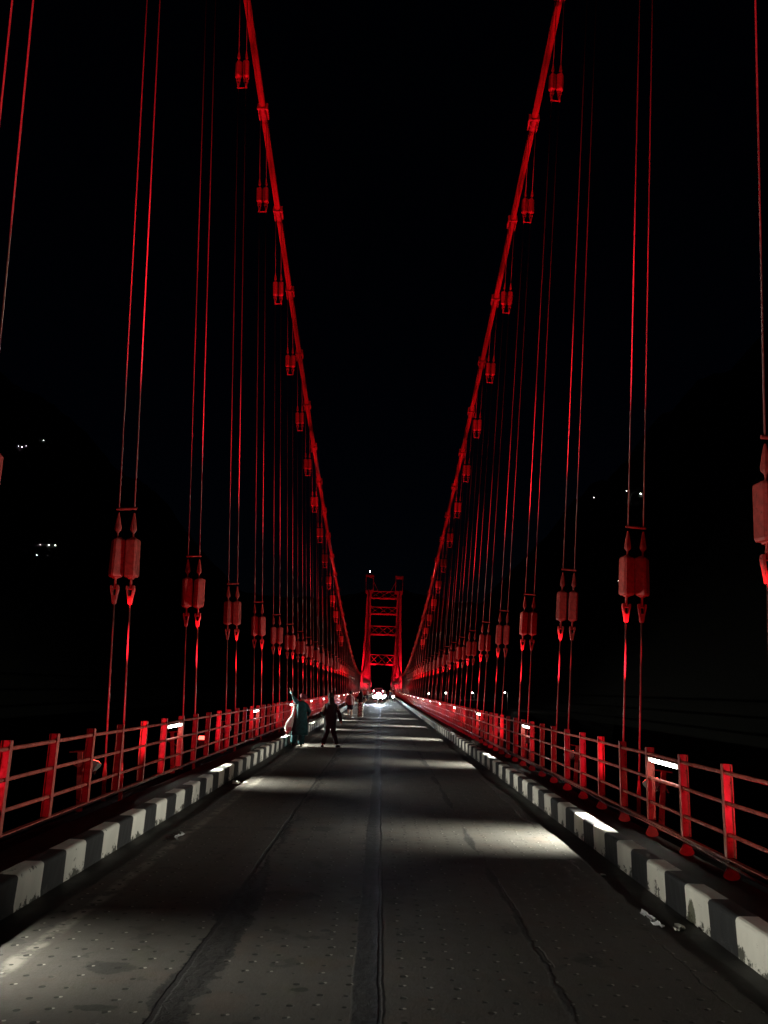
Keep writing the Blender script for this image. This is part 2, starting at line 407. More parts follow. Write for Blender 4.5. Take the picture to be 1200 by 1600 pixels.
# ================================================================== railings
RZ = [1.10, 0.775, 0.44]
def post_mesh(s, gusset):
    mb = MB(); t = .006
    sx = s
    def bx(xa, xb, ya, yb, za, zb): mb.box(min(sx * xa, sx * xb), max(sx * xa, sx * xb), ya, yb, za, zb)
    bx(0, .009, -.034, .034, 0, 1.194 - .2)             # road-side flange
    bx(.0092, .098, -t, t, 0, 1.194 - .2)              # web
    bx(.0982, .107, -.034, .034, 0, 1.194 - .2)         # outer flange
    if gusset:
        # rounded stiffener under the base rail
        poly = [(.03, -.045), (.078, -.045)]
        for i in range(9):
            a = pi * i / 8
            poly.append((.054 + .095 * cos(a), -.19 - .045 * sin(a)))
        poly = [(sx * p[0], p[1]) for p in poly]
        mb.prism(poly, -.006, .006)
    return mb.mesh('post', M_rail)
def railing(s, label, Wd, y0):
    r = thing('bridge_railing', label, 'railing', (s * Wd, 0, 0.2))
    off = (s * Wd, 0, 0.2)
    xr = s * (Wd + .052)
    ns = [y0 + PSP * i for i in range(-10, int((Y1 - y0) / PSP))]
    rnd = random.Random(11 + s)
    for z, nm in zip(RZ, ('top_rail', 'middle_rail', 'lower_rail')):
        mb = MB(); pts = []
        for y in ns:
            pts.append((xr + rnd.uniform(-.003, .003), y, z + rnd.uniform(-.005, .005)))
        mb.tube(pts, .024, 8)
        obj(nm, mb.mesh(nm, M_rail, smooth=True, off=off), r)
    mb = MB(); mb.box(min(s * (Wd - .004), s * (Wd + .06)), max(s * (Wd - .004), s * (Wd + .06)), ns[0], ns[-1], .185, .198)
    mb.box(min(s * (Wd + .056), s * (Wd + .062)), max(s * (Wd + .056), s * (Wd + .062)), ns[0], ns[-1], .13, .184)
    obj('base_rail', mb.mesh('base_rail', M_rail, off=off), r)
    pm = post_mesh(s, s > 0)
    first = next(i for i, y in enumerate(ns) if y > y0 - PSP * .5)
    for i in range(first, first + 99):
        o = obj('post', pm, r, (0, ns[i], 0)); o.rotation_euler = (0, s * .015 + rnd.uniform(-.004, .004), rnd.uniform(-.02, .02))
    mb = MB()
    for i in list(range(0, first)) + list(range(first + 99, len(ns))):
        for v in range(1):
            y = ns[i]; a, c = s * Wd, s * (Wd + .107)
            mb.box(min(a, s * (Wd + .009)), max(a, s * (Wd + .009)), y - .034, y + .034, .2, 1.194)
            mb.box(min(s * (Wd + .0092), c), max(s * (Wd + .0092), c), y - .006, y + .006, .2, 1.194)
    o = obj('post', mb.mesh('far_posts', M_rail, off=off), r); o['kind'] = 'stuff'
    if s > 0:                                   # loose conduit slung under the base rail
        mb = MB(); pts = []
        for i in range(60):
            y = 8.0 + i * .35; pts.append((s * (Wd - .03), y, .12 + .05 * abs(sin((y - 8.2) * pi / 5.0)) ** .6))
        mb.tube(pts, .016, 6); obj('conduit', mb.mesh('conduit', M_rail, True, off=off), r)
    return r, ns
railing(-1, 'red steel railing with three rails along the left side of the bridge', WL, YL0)
railing(1, 'red steel railing with rounded post feet along the right side of the bridge', WR, YR0)

# ================================================================== white tube lamps under the top rails
def area(name, parent, loc, direction, sx, sy, p, spread, col=WHITE):
    d = bpy.data.lights.new(name, 'AREA'); d.shape = 'RECTANGLE'; d.size = sx; d.size_y = sy; d.energy = p; d.spread = spread; d.color = col
    o = bpy.data.objects.new(name, d); COL.objects.link(o); o.location = loc; o.parent = parent
    z = -Vector(direction).normalized(); x = Vector((0, 1, 0)); y = z.cross(x).normalized(); x = y.cross(z)
    o.rotation_euler = Matrix((x, y, z)).transposed().to_euler()
    return o
def tube_meshes():
    mb = MB(); L = .50
    mb.tube([(0, -L, 0), (0, -L + .02, 0), (0, L - .02, 0), (0, L, 0)], [.018, .030, .030, .018], 10)
    t = mb.mesh('glow_tube', M_tube, True)
    mb = MB()
    prof = [(.030, -.03), (.045, -.03), (.045, .04), (-.035, .04), (-.035, .028), (.030, .028)]
    mb.prism(prof, -.54, .54)
    mb.box(-.035, .045, -.555, -.541, -.03, .04); mb.box(-.035, .045, .541, .555, -.03, .04)
    return t, mb.mesh('housing', M_grey)
TM, HM = tube_meshes()
BRIGHT = {(-1, -1): .24, (-1, 0): .50, (-1, 1): .55, (1, 0): 1.15, (1, 1): .62}
TILT = {(1, 0): 34, (1, 1): 31, (1, 2): 23, (-1, -1): 33, (-1, 0): 34}
def rail_lamp(s, Wd, y, n, side):
    last = n >= 14
    lab = ('white tube lamp glowing under the %s top rail, %s from the camera' % (side, ORD[n])) if not last else \
        ('small white tube lamp shining under the %s top rail far down the bridge' % side)
    if n < 0: lab = 'white tube lamp under the %s top rail just beside the camera' % side
    t = thing('rail_lamp', lab, 'lamp', (s * (Wd + .05), y, 1.028), 0 if s > 0 else pi, 'white tube lamps under the %s rail' % side)
    obj('glow_tube', TM, t); obj('housing', HM, t)
    v = random.Random(n * 3 + s).uniform(.85, 1.15)
    # local -X points to the road on both sides
    if y < 160:
        tl = radians(TILT.get((s, n), 20 if s > 0 else 32))
        area('tube_beam', t, (-.05, 0, 0), (-cos(tl), 0, -sin(tl)), 1.0, .05, P_TUBE_BEAM * v * BRIGHT.get((s, n), 1.0 if n < 2 else .8), radians(46 if n < 2 else 36))
        area('tube_glow', t, (-.052, 0, -.002), (-1, 0, .33), 1.0, .05, P_TUBE_WIDE * v, radians(84))
    else:
        area('tube_beam', t, (-.05, 0, 0), (-cos(radians(14)), 0, -sin(radians(14))), 1.0, .05, (P_TUBE_BEAM + P_TUBE_WIDE) * v, radians(90))
for n in range(-1, 37): rail_lamp(-1, WL, 15.59 + 10.0 * n, n, 'left')
for n in range(-1, 38): rail_lamp(1, WR, 10.83 + 10.0 * n, n, 'right')

# ================================================================== main cables
def main_cable(s, label):
    c = thing('main_cable', label, 'suspension cable', (hx(s, 38), Y0, cable_z(Y0)))
    off = c.location.copy()
    mb = MB(); pts = []
    y = -8.0
    while y < TOWER_Y - 1: z = cable_z(y); pts.append((hx(s, z), y, z)); y += 2.0
    z = cable_z(TOWER_Y); pts.append((hx(s, z), TOWER_Y, z))
    mb.tube(pts, .168, 6, rot=pi / 6)
    obj('cable_strand', mb.mesh('cable_strand', M_cable, False, off=off), c)
    y0 = HYL if s < 0 else HYR
    for k in range(0, 69):
        y = y0 + HSP * k
        if y > TOWER_Y - 6: break
        z = cable_z(y); sl = 2 * 0.00109 * (y - 179.575)
        mb = MB()
        a = Vector((0, 1, sl)).normalized(); nn = Vector((0, -a.z, a.y))
        P = Vector((hx(s, z), y, z))
        def bxx(l0, l1, w0, w1, h0, h1):
            vs = []
            for h in (h0, h1):
                for (l, w) in ((l0, w0), (l0, w1), (l1, w1), (l1, w0)): vs.append(P + a * l + Vector((1, 0, 0)) * w + nn * h)
            mb.add(vs, [(0, 1, 2, 3), (7, 6, 5, 4), (0, 4, 5, 1), (1, 5, 6, 2), (2, 6, 7, 3), (3, 7, 4, 0)])
        mb.tube([P - a * .34, P - a * .30, P + a * .30, P + a * .34], [.17, .215, .215, .17], 8, rot=pi / 8)
        bxx(-.30, .30, -.25, .25, .03, .085); bxx(-.30, .30, -.25, .25, -.085, -.03)
        bxx(-.37, -.30, -.25, .25, -.26, .20)
        bxx(-.17, .17, -.18, -.13, -.42, -.15); bxx(-.17, .17, .13, .18, -.42, -.15)
        for l in (-.22, -.07, .07, .22):
            for w in (-.235, .235):
                mb.tube([P + a * l + Vector((w, 0, 0)) - nn * .12, P + a * l + Vector((w, 0, 0)) + nn * .12], .018, 6)
        obj('clamp', mb.mesh('clamp', M_iron, off=off), c)
    return c
main_cable(-1, 'thick red main cable sweeping down on the left of the bridge')
main_cable(1, 'thick red main cable sweeping down on the right of the bridge')

# ================================================================== hangers
def damper_mesh():
    mb = MB(); r = .122; h = .76
    def ring(rr, z, ch=.30):
        pts = []
        for (sx, sy) in ((1, 1), (-1, 1), (-1, -1), (1, -1)):
            pass
        c = rr * ch
        for x, y in ((rr, -rr + c), (rr, rr - c), (rr - c, rr), (-rr + c, rr), (-rr, rr - c), (-rr, -rr + c), (-rr + c, -rr), (rr - c, -rr)):
            pts.append((x, y, z))
        return pts
    mb.loft([ring(.045, -.035), ring(.06, -.01), ring(r * .86, 0.0), ring(r, .035), ring(r, h - .035), ring(r * .86, h), ring(.06, h + .01), ring(.045, h + .04)])
    me = mb.mesh('weight_box', M_iron); return me
def socket_mesh():      # tear-drop, pointed end up, base at 0
    mb = MB()
    prof = [(.020, -.10), (.020, -.02), (.035, 0.0), (.066, .035), (.070, .08), (.050, .22), (.028, .34), (.017, .40)]
    rings = [[(r * cos(2 * pi * k / 8 + pi / 8), r * .72 * sin(2 * pi * k / 8 + pi / 8), z) for k in range(8)] for r, z in prof]
    mb.loft(rings); return mb.mesh('socket', M_iron, False)
def clevis_mesh():      # forked eye, wide end up, point at 0
    mb = MB()
    # body
    mb.prism([(-.028, 0), (.028, 0), (.052, .16), (-.052, .16)], -.045, .045)
    mb.prism([(-.0525, .161), (-.030, .161), (-.046, .36), (-.078, .36), (-.082, .30)], -.045, .045)
    mb.prism([(.030, .161), (.0525, .161), (.082, .30), (.078, .36), (.046, .36)], -.045, .045)
    mb.tube([(-.088, 0, .30), (.088, 0, .30)], .020, 6)
    mb.tube([(0, 0, .32), (0, 0, .50)], .024, 6)
    return mb.mesh('clevis', M_iron)
def bar_mesh():
    mb = MB(); mb.tube([(-.205, 0, 0), (.205, 0, 0)], .027, 6); return mb.mesh('spreader_bar', M_iron)
DM, SM, CM, BM_ = damper_mesh(), socket_mesh(), clevis_mesh(), bar_mesh()
SEP = .155
def hanger(s, k, y):
    zc = cable_z(y) - .30; x0 = hx(s, 0.3)
    side = 'left' if s < 0 else 'right'
    def P(z, d=0.0): return Vector((hx(s, z) + d, y, z))
    has_low = zc > 6.3; has_up = zc > 12.2
    zb = 0.28
    base = P(zb)
    lean = s * math.atan(LEAN)
    detailed = k < 20
    nm = 'twin-rope'
    if k < 20:
        look = {0: 'lying mostly outside the frame'}.get(k, 'with red weight boxes')
        lab = 'red twin-rope hanger %s, %s from the camera on the %s cable' % (look, ORD[k], side)
    elif has_low: lab = 'slender distant red hanger with small weight boxes under the %s cable' % side
    else: lab = 'short distant red hanger near the low point of the %s cable' % side
    g = 'hangers of the %s cable' % side
    sockets = []
    if has_low:
        sockets += [('low', 3.33)]
    if has_up: sockets += [('up', cable_z(y))]
    pieces = []      # (name, mesh or MB, z, d)
    def rope(z0, z1, d, r):
        m = MB(); m.tube([P(z0, d), P(z1, d)], r, 6); return m
    ropes = []
    if has_low:
        ropes += [('lower_rod', zb, 3.35, .019)]
        top = cable_z(y) - 5.5 if has_up else zc
        ropes += [('rope', 5.24 if True else 0, top, .0145)]
        if has_up: ropes += [('upper_rope', cable_z(y) - 3.72, zc, .0145)]
    else:
        ropes += [('rope', zb, zc, .018)]
    if detailed:
        t = thing('hanger', lab, 'hanger', base, 0, g)
        off = base
        for (n_, z0, z1, r) in ropes:
            for d in (-SEP, SEP): obj(n_, rope(z0, z1, d, r).mesh(n_, M_rope, True, off=off), t)
        def put(n_, me, z, d, flip=False):
            o = obj(n_, me, t, P(z, d) - off); o.rotation_euler = (pi if flip else 0, lean * (1 if not flip else 1), random.choice((-.75, -.4, -.15, .1, .35, .7)) + (s * .2) if n_ == 'weight_box' else 0)
            return o
        for d in (-SEP, SEP):
            put('anchor_plate', ANC, zb, d)
        if has_low:
            for d in (-SEP, SEP):
                put('clevis', CM, 3.33, d); put('weight_box', DM, 3.86, d); put('socket', SM, 4.76, d)
            put('spreader_bar', BM_, 5.24, 0)
        if has_up:
            zt = cable_z(y)
            for d in (-SEP, SEP):
                put('clevis', CM, zt - 5.47, d); put('weight_box', DM, zt - 5.0, d); put('socket', SM, zt - 4.11, d)
            put('spreader_bar', BM_, zt - 5.5, 0)
    else:
        m = MB(); off = base
        for (n_, z0, z1, r) in ropes:
            for d in (-SEP, SEP): m.tube([P(z0, d), P(z1, d)], r * 1.1, 4)
        for (n_, z) in ([('l', 3.33)] if has_low else []) + ([('u', cable_z(y) - 5.47)] if has_up else []):
            for d in (-SEP, SEP):
                m.tube([P(z, d), P(z + .36, d)], [.03, .08], 4); m.tube([P(z + .5, d), P(z + 1.27, d)], .15, 4, rot=pi / 4)
                m.tube([P(z + 1.42, d), P(z + 1.82, d)], [.07, .02], 4)
            zz = z + 1.9 if n_ == 'l' else z
            m.tube([P(zz, -.2), P(zz, .2)], .03, 4)
        o = obj('hanger', m.mesh('hanger', M_rope, off=off), None, base)
        tag(o, lab, 'hanger', g)
mb = MB(); mb.prism([(-.035, -.62), (.035, -.62), (.035, -.1), (.02, .02), (-.02, .02), (-.035, -.1)], -.02, .02)
mb.tube([(0, 0, -.06), (0, 0, .10)], [.032, .024], 8)
ANC = mb.mesh('anchor_plate', M_iron)
for s, y0 in ((-1, HYL), (1, HYR)):
    for k in range(0, 69):
        y = y0 + HSP * k - (.09 if (s, k) == (-1, 0) else 0)
        if y < TOWER_Y - 6: hanger(s, k, y)

# ================================================================== red floodlights outside the railings
def flood_meshes():
    mb = MB()                                   # leaning arm with cap plate
    mb.prism([(-.05, -.70), (.05, -.70), (.035, .22), (-.045, .22)], -.012, .012)
    mb.box(-.16, .12, -.06, .06, .221, .245)
    mb.tube([(-.10, 0, .02), (.02, 0, -.02), (.10, 0, -.10)], .014, 6)
    br = mb.mesh('bracket', M_iron)
    mb = MB()                                   # finned lamp body
    mb.loft([[(x, y, z) for x, y in ((-a, -b_), (a, -b_), (a, b_), (-a, b_))] for a, b_, z in ((.05, .04, -.10), (.10, .08, -.02), (.115, .095, .03), (.115, .095, .055))])
    for i in range(5): mb.box(-.09 + i * .042, -.08 + i * .042, -.07, .07, -.13, -.03)
    bd = mb.mesh('lamp_head', M_grey)
    mb = MB(); mb.box(-.105, .105, -.085, .085, .056, .062); ln = mb.mesh('lens', M_redlens)
    return br, bd, ln
FB, FH, FL = flood_meshes()
def spot(name, parent, loc, target, p, size, blend, r=.04):
    d = bpy.data.lights.new(name, 'SPOT'); d.energy = p; d.spot_size = size; d.spot_blend = blend; d.shadow_soft_size = r; d.color = RED
    o = bpy.data.objects.new(name, d); COL.objects.link(o); o.parent = parent; o.location = loc
    o.rotation_euler = (Vector(target)).to_track_quat('-Z', 'Y').to_euler(); return o
rl = random.Random(21)
LEVEL = {(-1, 0): .35, (-1, 1): 1.3, (-1, 2): 1.0, (-1, 3): .7, (1, 0): .7, (1, 1): .8, (1, 2): .45, (1, 3): 1.1}
def flood(s, k, y):
    side = 'left' if s < 0 else 'right'
    if 0 <= k < 12: lab = 'grey floodlight on a red bracket outside the %s railing, %s from the camera' % (side, ORD[k])
    elif k < 0: lab = 'grey floodlight outside the %s railing just beside the camera' % side
    else: lab = 'small distant floodlight on a bracket outside the %s railing' % side
    x = s * ((WL if s < 0 else WR) + .62)
    loc = Vector((x, y - 1.75, .50))
    t = thing('floodlight', lab, 'floodlight', loc, 0, 'red floodlights outside the %s railing' % side)
    o = obj('bracket', FB, t, (s * .17, -.06, 0)); o.rotation_euler = (0, s * .10, 0)
    o = obj('lamp_head', FH, t, (0, .0, .02)); o.rotation_euler = (-.35, -s * .2, 0)
    obj('lens', FL, o, (0, 0, 0))
    if (s, k) == (-1, 2): o.location = (.42, .5, .03); o.rotation_euler = (.42, 0, .1)
    lev = LEVEL.get((s, k), rl.uniform(.55, 1.35))
    beam = LEVEL.get((s, k), rl.choice([.35, .7, .9, 1.1, 1.35]))
    # two narrow beams: one up along hanger k, one slanting forward over the next hangers
    near = y < 190
    src = loc + Vector((0, .1, .1))
    for nm, ahead, pw, sz in (('red_beam', rl.uniform(-.05, .12), .62, 15), ('red_slant_beam', max(.9, (cable_z(y) * .60 - 1.75) / HSP), .85 if s < 0 else .7, 17)):
        yt = y + HSP * ahead
        if yt > TOWER_Y - 3: continue
        zt = cable_z(yt); tgt = Vector((hx(s, zt), yt, zt)) - src; D = tgt.length
        if nm == 'red_slant_beam' and y > 150: continue
        lv = beam if nm == 'red_beam' else rl.choice([.55, .8, 1.0, 1.25]) * (.15 if k < 0 else 1)
        spot(nm, t, (0, .10, .10), tgt, P_RED_BEAM * lv * pw * (D / 30) ** 2 * (1.6 if D > 24 else 1.4 if D > 20 else 1.2 if D > 12 else .7), radians(sz if D > 15 else 30), 1.0)
    if near:
        spot('red_spill', t, (0, .12, .12), (s * .02, 1.35, 1.0), P_RED_WIDE * lev * (1.0 if y < 60 else .5), radians(118), .55)
    else:
        spot('red_spill', t, (0, .12, .12), (s * .02, .9, 1.0), P_RED_WIDE * .35 * lev, radians(130), .6)
for s, y0 in ((-1, HYL), (1, HYR)):
    for k in range(-1, 68): flood(s, k, y0 + HSP * k)

# ================================================================== far tower
def tower():
    T = thing('bridge_tower', 'red steel portal tower with cross-braced beams at the far end of the bridge', 'tower', (0, TOWER_Y + 3, 0))
    off = Vector((0, TOWER_Y + 3, 0)); YT = TOWER_Y + 3
    def xo(z): return 9.15 + (10.9 - 9.15) * (1 - z / 53.0) ** 1.4        # outer half width
    def xi(z): return 6.75 - .9 * (1 - z / 53.0) ** 2                    # inner half width
    for s in (-1, 1):
        mb = MB(); nseg = 13; z = -30.0
        zs = [-45, -12, 0, 4.5, 8.5, 12.5, 16.5, 20.5, 24.5, 28.5, 32.5, 36.5, 40.5, 44.5, 48.5, 52.2]
        for a, b_ in zip(zs, zs[1:]):
            za, zb = max(a, 0), max(b_, 0)
            for (i0, i1, o0, o1) in ((xi(za), xi(zb), xi(za) + 1.0, xi(zb) + .95), (xo(za) - 1.25, xo(zb) - 1.15, xo(za), xo(zb))):
                vs = []
                for zz, ii, oo in ((a + .0, i0, o0), (b_ - .12, i1, o1)):
                    for yy in (YT - 1.6, YT + 1.6):
                        vs += [(s * ii, yy, zz), (s * oo, yy, zz)]
                mb.add(vs, [(0, 1, 3, 2), (4, 6, 7, 5), (0, 4, 5, 1), (2, 3, 7, 6), (0, 2, 6, 4), (1, 5, 7, 3)])
            # flange joint + recessed middle web
            mb.box(min(s * (xi(zb) - .12), s * (xo(zb) + .15)), max(s * (xi(zb) - .12), s * (xo(zb) + .15)), YT - 1.75, YT + 1.75, b_ - .118, b_ - .002)
            xa, xb = s * (xi(zb) + 1.05), s * (xo(zb) - 1.3)
            mb.box(min(xa, xb), max(xa, xb), YT - .9, YT + .9, a + .01, b_ - .14)
        leg = obj('leg', mb.mesh('leg', M_tower, off=off), T)
        # saddle housing: open frame on top
        mb = MB(); x0, x1, z0, z1 = (5.75, 9.75, 52.2, 60.2) if s > 0 else (5.75, 10.0, 52.2, 60.4)
        X = lambda a: s * a
        def bb(a, c, ya, yb, za, zb): mb.box(min(X(a), X(c)), max(X(a), X(c)), ya, yb, za, zb)
        bb(x0, x1, YT - 2, YT + 2, z0 - 1.6, z0 + .1)
        for yy in (YT - 2, YT + 1.7):
            bb(x0, x0 + .35, yy, yy + .3, z0 + .102, z1 - 1.3); bb(x1 - .35, x1, yy, yy + .3, z0 + .102, z1 - 1.3)
        bb(x0 - .1, x1 + .1, YT - 2.1, YT + 2.1, z1 - 1.298, z1)
        sh = obj('saddle_housing', mb.mesh('saddle_housing', M_tower, off=off), T)
        if s < 0:
            mb = MB(); mb.tube([(X(8.0), YT, z1), (X(8.0), YT, z1 + 1.6)], .12, 6)
            mb.tube([(X(8.0), YT, z1 + 1.6), (X(8.0), YT, z1 + 1.8), (X(8.0), YT, z1 + 2.2), (X(8.0), YT, z1 + 2.4)], [.10, .18, .18, .08], 8, mi=1)
            obj('beacon', mb.mesh('beacon', [M_dark, M_beacon], off=off), T)
    def beam(zl, zu):
        mb = MB(); a = xi(zl)
        mb.box(-a, a, YT - .5, YT + .5, zl - .45, zl + .45); mb.box(-xi(zu), xi(zu), YT - .4, YT + .4, zu - .22, zu + .22)
        n = 3; w = 2 * a / n
        for i in range(n):
            xa, xb = -a + i * w, -a + (i + 1) * w
            mb.tube([(xa, YT - .15, zl + .4), (xb, YT - .15, zu - .2)], .17, 4)
            mb.tube([(xb, YT + .2, zl + .4), (xa, YT + .2, zu - .2)], .17, 4)
        obj('cross_beam', mb.mesh('cross_beam', M_tower, off=off), T)
    for zl, zu in ((48.2, 51.9), (39.9, 43.6), (29.2, 33.6), (13.9, 18.8)): beam(zl, zu)
    mb = MB()
    for s in (-1, 1): mb.tube([(s * 3.2, YT, 51.9), (s * 5.9, YT, 57)], .14, 4)
    obj('strut', mb.mesh('strut', M_tower, off=off), T)
    for s in (-1, 1):
        for (yo, p, tz, sz) in ((-14, 48000, 9, 60), (-30, 33000, 36, 48)):
            d = bpy.data.lights.new('tower_flood', 'SPOT'); d.energy = p; d.spot_size = radians(sz); d.spot_blend = .6; d.shadow_soft_size = .3
            d.color = (1.0, .02, .09)
            o = bpy.data.objects.new('tower_flood', d); COL.objects.link(o); o.parent = T; o.location = (s * 6.5, yo, .8)
            o.rotation_euler = (Vector((s * 8, 0, tz)) - Vector((s * 6.5, yo, .8))).to_track_quat('-Z', 'Y').to_euler()
tower()


# ================================================================== terrain, water, far lamps
M_hill = paint('hill_dark_scrub', (0.018, 0.020, 0.016), (0.012, 0.013, 0.010), 0.95, 0.01, 0.5)
def hill(x, y):
    n = 18 * sin(x * .011 + 1.3) * cos(y * .009) + 9 * sin(x * .031) * sin(y * .027 + 2) + 3 * sin(x * .09 + y * .07)
    z = -60.0
    if x < -110: z = max(z, min(620, (-x - 110) * .98 - 60) + n * min(1, (-x - 110) / 200))
    if x > 44:
        z = max(z, -6.0 if x < 95 and y > 300 else -60)
        if x > 95: z = max(z, min(560, (x - 95) * 1.2 - 6) + n * min(1, (x - 95) / 200))
    if y > 405: z = max(z, -3 + (0 if y < 1100 else min(260, (y - 1100) * .25) + n))
    if y < -14: z = max(z, -1.6)
    return z
mb = MB(); xs = [-1700 + 20 * i for i in range(171)]; ysg = [-200 + 25 * i for i in range(110)]
vs = [(x, y, hill(x, y)) for y in ysg for x in xs]; nx = len(xs)
fs = [(j * nx + i, j * nx + i + 1, (j + 1) * nx + i + 1, (j + 1) * nx + i) for j in range(len(ysg) - 1) for i in range(nx - 1)]
mb.add(vs, fs); tag(obj('hills', mb.mesh('hills', M_hill, True)), kind='structure')
mw, n_, b_ = nt('lake_water'); b_.inputs['Base Color'].default_value = (0.006, 0.012, 0.016, 1); b_.inputs['Roughness'].default_value = 0.12
bump(n_, b_, noise(n_, 0.35, 6, 0.6), 0.3, 0.3)
mb = MB(); mb.add([(-3500, -2500, -42), (3500, -2500, -42), (3500, 4500, -42), (-3500, 4500, -42)], [(0, 1, 2, 3)])
tag(obj('water', mb.mesh('water', mw)), kind='structure')

def pix_ray(px, py): return (fw * FPX + rt * (px - 600) - up * (py - 800)).normalized()
def hill_hit(px, py):
    d = pix_ray(px, py); E = Vector((0, 0, EYE)); t = 150.0
    while t < 2400:
        p = E + d * t
        if p.z <= hill(p.x, p.y) + 4: return p
        t += 3
    return E + d * 1800
mb = MB(); mb.tube([(0, 0, 0), (0, 0, 5.0)], [.12, .07], 6); HP = mb.mesh('pole', M_dark)
def bulb(r):
    mb = MB(); mb.loft([[(r * sin(a) * cos(q * pi / 4), r * sin(a) * sin(q * pi / 4), 5 - r * cos(a)) for q in range(8)] for a in (.25, .8, 1.57, 2.3, 2.9)])
    return mb.mesh('bulb', M_point)
VL = [(29, 697, .5, 'faint lamp on the dark hillside, leftmost of the upper left cluster'),
      (34.5, 698.5, .8, 'lamp on the dark hillside, brighter middle one of the upper left cluster'),
      (41, 696.5, .5, 'faint lamp on the dark hillside, right end of the upper left cluster'),
      (68, 688, .8, 'lone lamp on the dark hillside above and right of the upper left cluster'),
      (63, 851, .35, 'faint lamp low on the left hillside, left end of the row of three'),
      (76, 851.5, 1.1, 'bright lamp low on the left hillside, middle of the row of three'),
      (86.5, 852, .9, 'lamp low on the left hillside, right end of the row of three'),
      (57.5, 867.5, .8, 'single lamp low on the left hillside just below the row of three'),
      (928, 777.5, .7, 'faint lone lamp on the right hillside'),
      (979, 767, .9, 'small lamp on the right hillside, upper left of a little cluster'),
      (982.5, 773.5, 1.2, 'lamp on the right hillside beside the red rope, lower left of the cluster'),
      (1001, 771.5, 1.6, 'brightest lamp on the right hillside between two red ropes'),
      (966, 907.5, .3, 'tiny faint lamp on the dark right shore beside the red weight boxes')]
for px, py, r, lab in VL:
    p = hill_hit(px, py); rr = r * .38 * (p.length / 1000)
    t = thing('hillside_lamp', lab, 'lamp', (p.x, p.y, p.z - 5), 0, 'lamps on the far hillsides')
    obj('pole', HP, t); obj('bulb', bulb(max(rr, .1)), t)
# street lamps along the shore road on the right
def street_lamp(i, px, py, dist, lab):
    d = pix_ray(px, py); p = Vector((0, 0, EYE)) + d * (dist / d.y)
    g = -6.0; h = p.z - g
    t = thing('street_lamp', lab, 'street lamp', (p.x, p.y, g), 0, 'street lamps on the shore road')
    mb = MB(); mb.tube([(0, 0, 0), (0, 0, h * .9), (-.2, 0, h)], [.13, .09, .07], 8); mb.tube([(-.2, 0, h), (-1.2, 0, h + .25)], .05, 6)
    obj('pole', mb.mesh('pole', M_grey, True), t)
    mb = MB(); mb.loft([[(-1.2 + a * cos(q * pi / 4) * 1.3, a * sin(q * pi / 4), z) for q in range(8)] for a, z in ((.30, h + .1), (.36, h + .22), (.2, h + .42), (.05, h + .46))])
    obj('lamp_hood', mb.mesh('lamp_hood', M_grey, True), t)
    R_ = .42 * dist / 420
    mb = MB(); mb.loft([[(-1.2 + R_ * sin(a) * cos(q * pi / 4), R_ * sin(a) * sin(q * pi / 4), h - .05 * R_ - R_ * cos(a)) for q in range(8)] for a in (.25, .8, 1.57, 2.3, 2.9)])
    obj('bulb', mb.mesh('bulb', M_point), t)
    L = bpy.data.lights.new('street_light', 'POINT'); L.energy = 300; L.color = (1, .97, .9); L.shadow_soft_size = .3
    o = bpy.data.objects.new('street_light', L); COL.objects.link(o); o.parent = t; o.location = (-1.6, -.3, h - 1.2)
for i, (px, py, dist, lab) in enumerate(((793, 1082, 345, 'white street lamp on a pole beyond the right railing, rightmost and nearest'),
                                         (741, 1082.5, 455, 'white street lamp beyond the right railing, second from the right'),
                                         (699, 1083, 590, 'white street lamp beyond the right railing, third from the right'),
                                         (671.5, 1083.5, 800, 'white street lamp beyond the right railing, smallest and nearest the tower'))):
    street_lamp(i, px, py, dist, lab)

# ================================================================== people
def cloth(name, c1, c2=None, rough=.85):
    return paint(name, c1, c2 or tuple(v * .6 for v in c1), rough, 14, .3)
M_skin = paint('skin', (0.36, 0.20, 0.13), (0.30, 0.16, 0.10), .6, 9, .1)
M_skin2 = paint('skin_pale', (0.55, 0.36, 0.26), (0.48, 0.30, 0.21), .6, 9, .1)
M_teal = cloth('teal_cloth', (0.010, 0.085, 0.095)); M_black = cloth('black_cloth', (0.006, 0.007, 0.016))
M_pink = cloth('dusty_pink_cloth', (0.42, 0.24, 0.25)); M_navy = cloth('navy_cloth', (0.016, 0.018, 0.045))
M_white = cloth('white_cloth', (0.72, 0.70, 0.66), (0.6, 0.56, 0.54)); M_rose = cloth('rose_cloth', (0.55, 0.10, 0.13))
M_hair = cloth('dark_hair', (0.012, 0.010, 0.010)); M_maroon = cloth('maroon_cloth', (0.16, 0.03, 0.05)); M_shoe = cloth('white_shoe', (0.6, 0.6, 0.58))
mp_, n_, b_ = nt('black_white_print')
nz = noise(n_, 16, 2, .4, stretch=(1, 1, .8)); n_.links.new(ramp(n_, nz, [(.47, (0.015, .015, .02)), (.50, (.62, .60, .58))]), b_.inputs['Base Color']); b_.inputs['Roughness'].default_value = .8
M_print = mp_
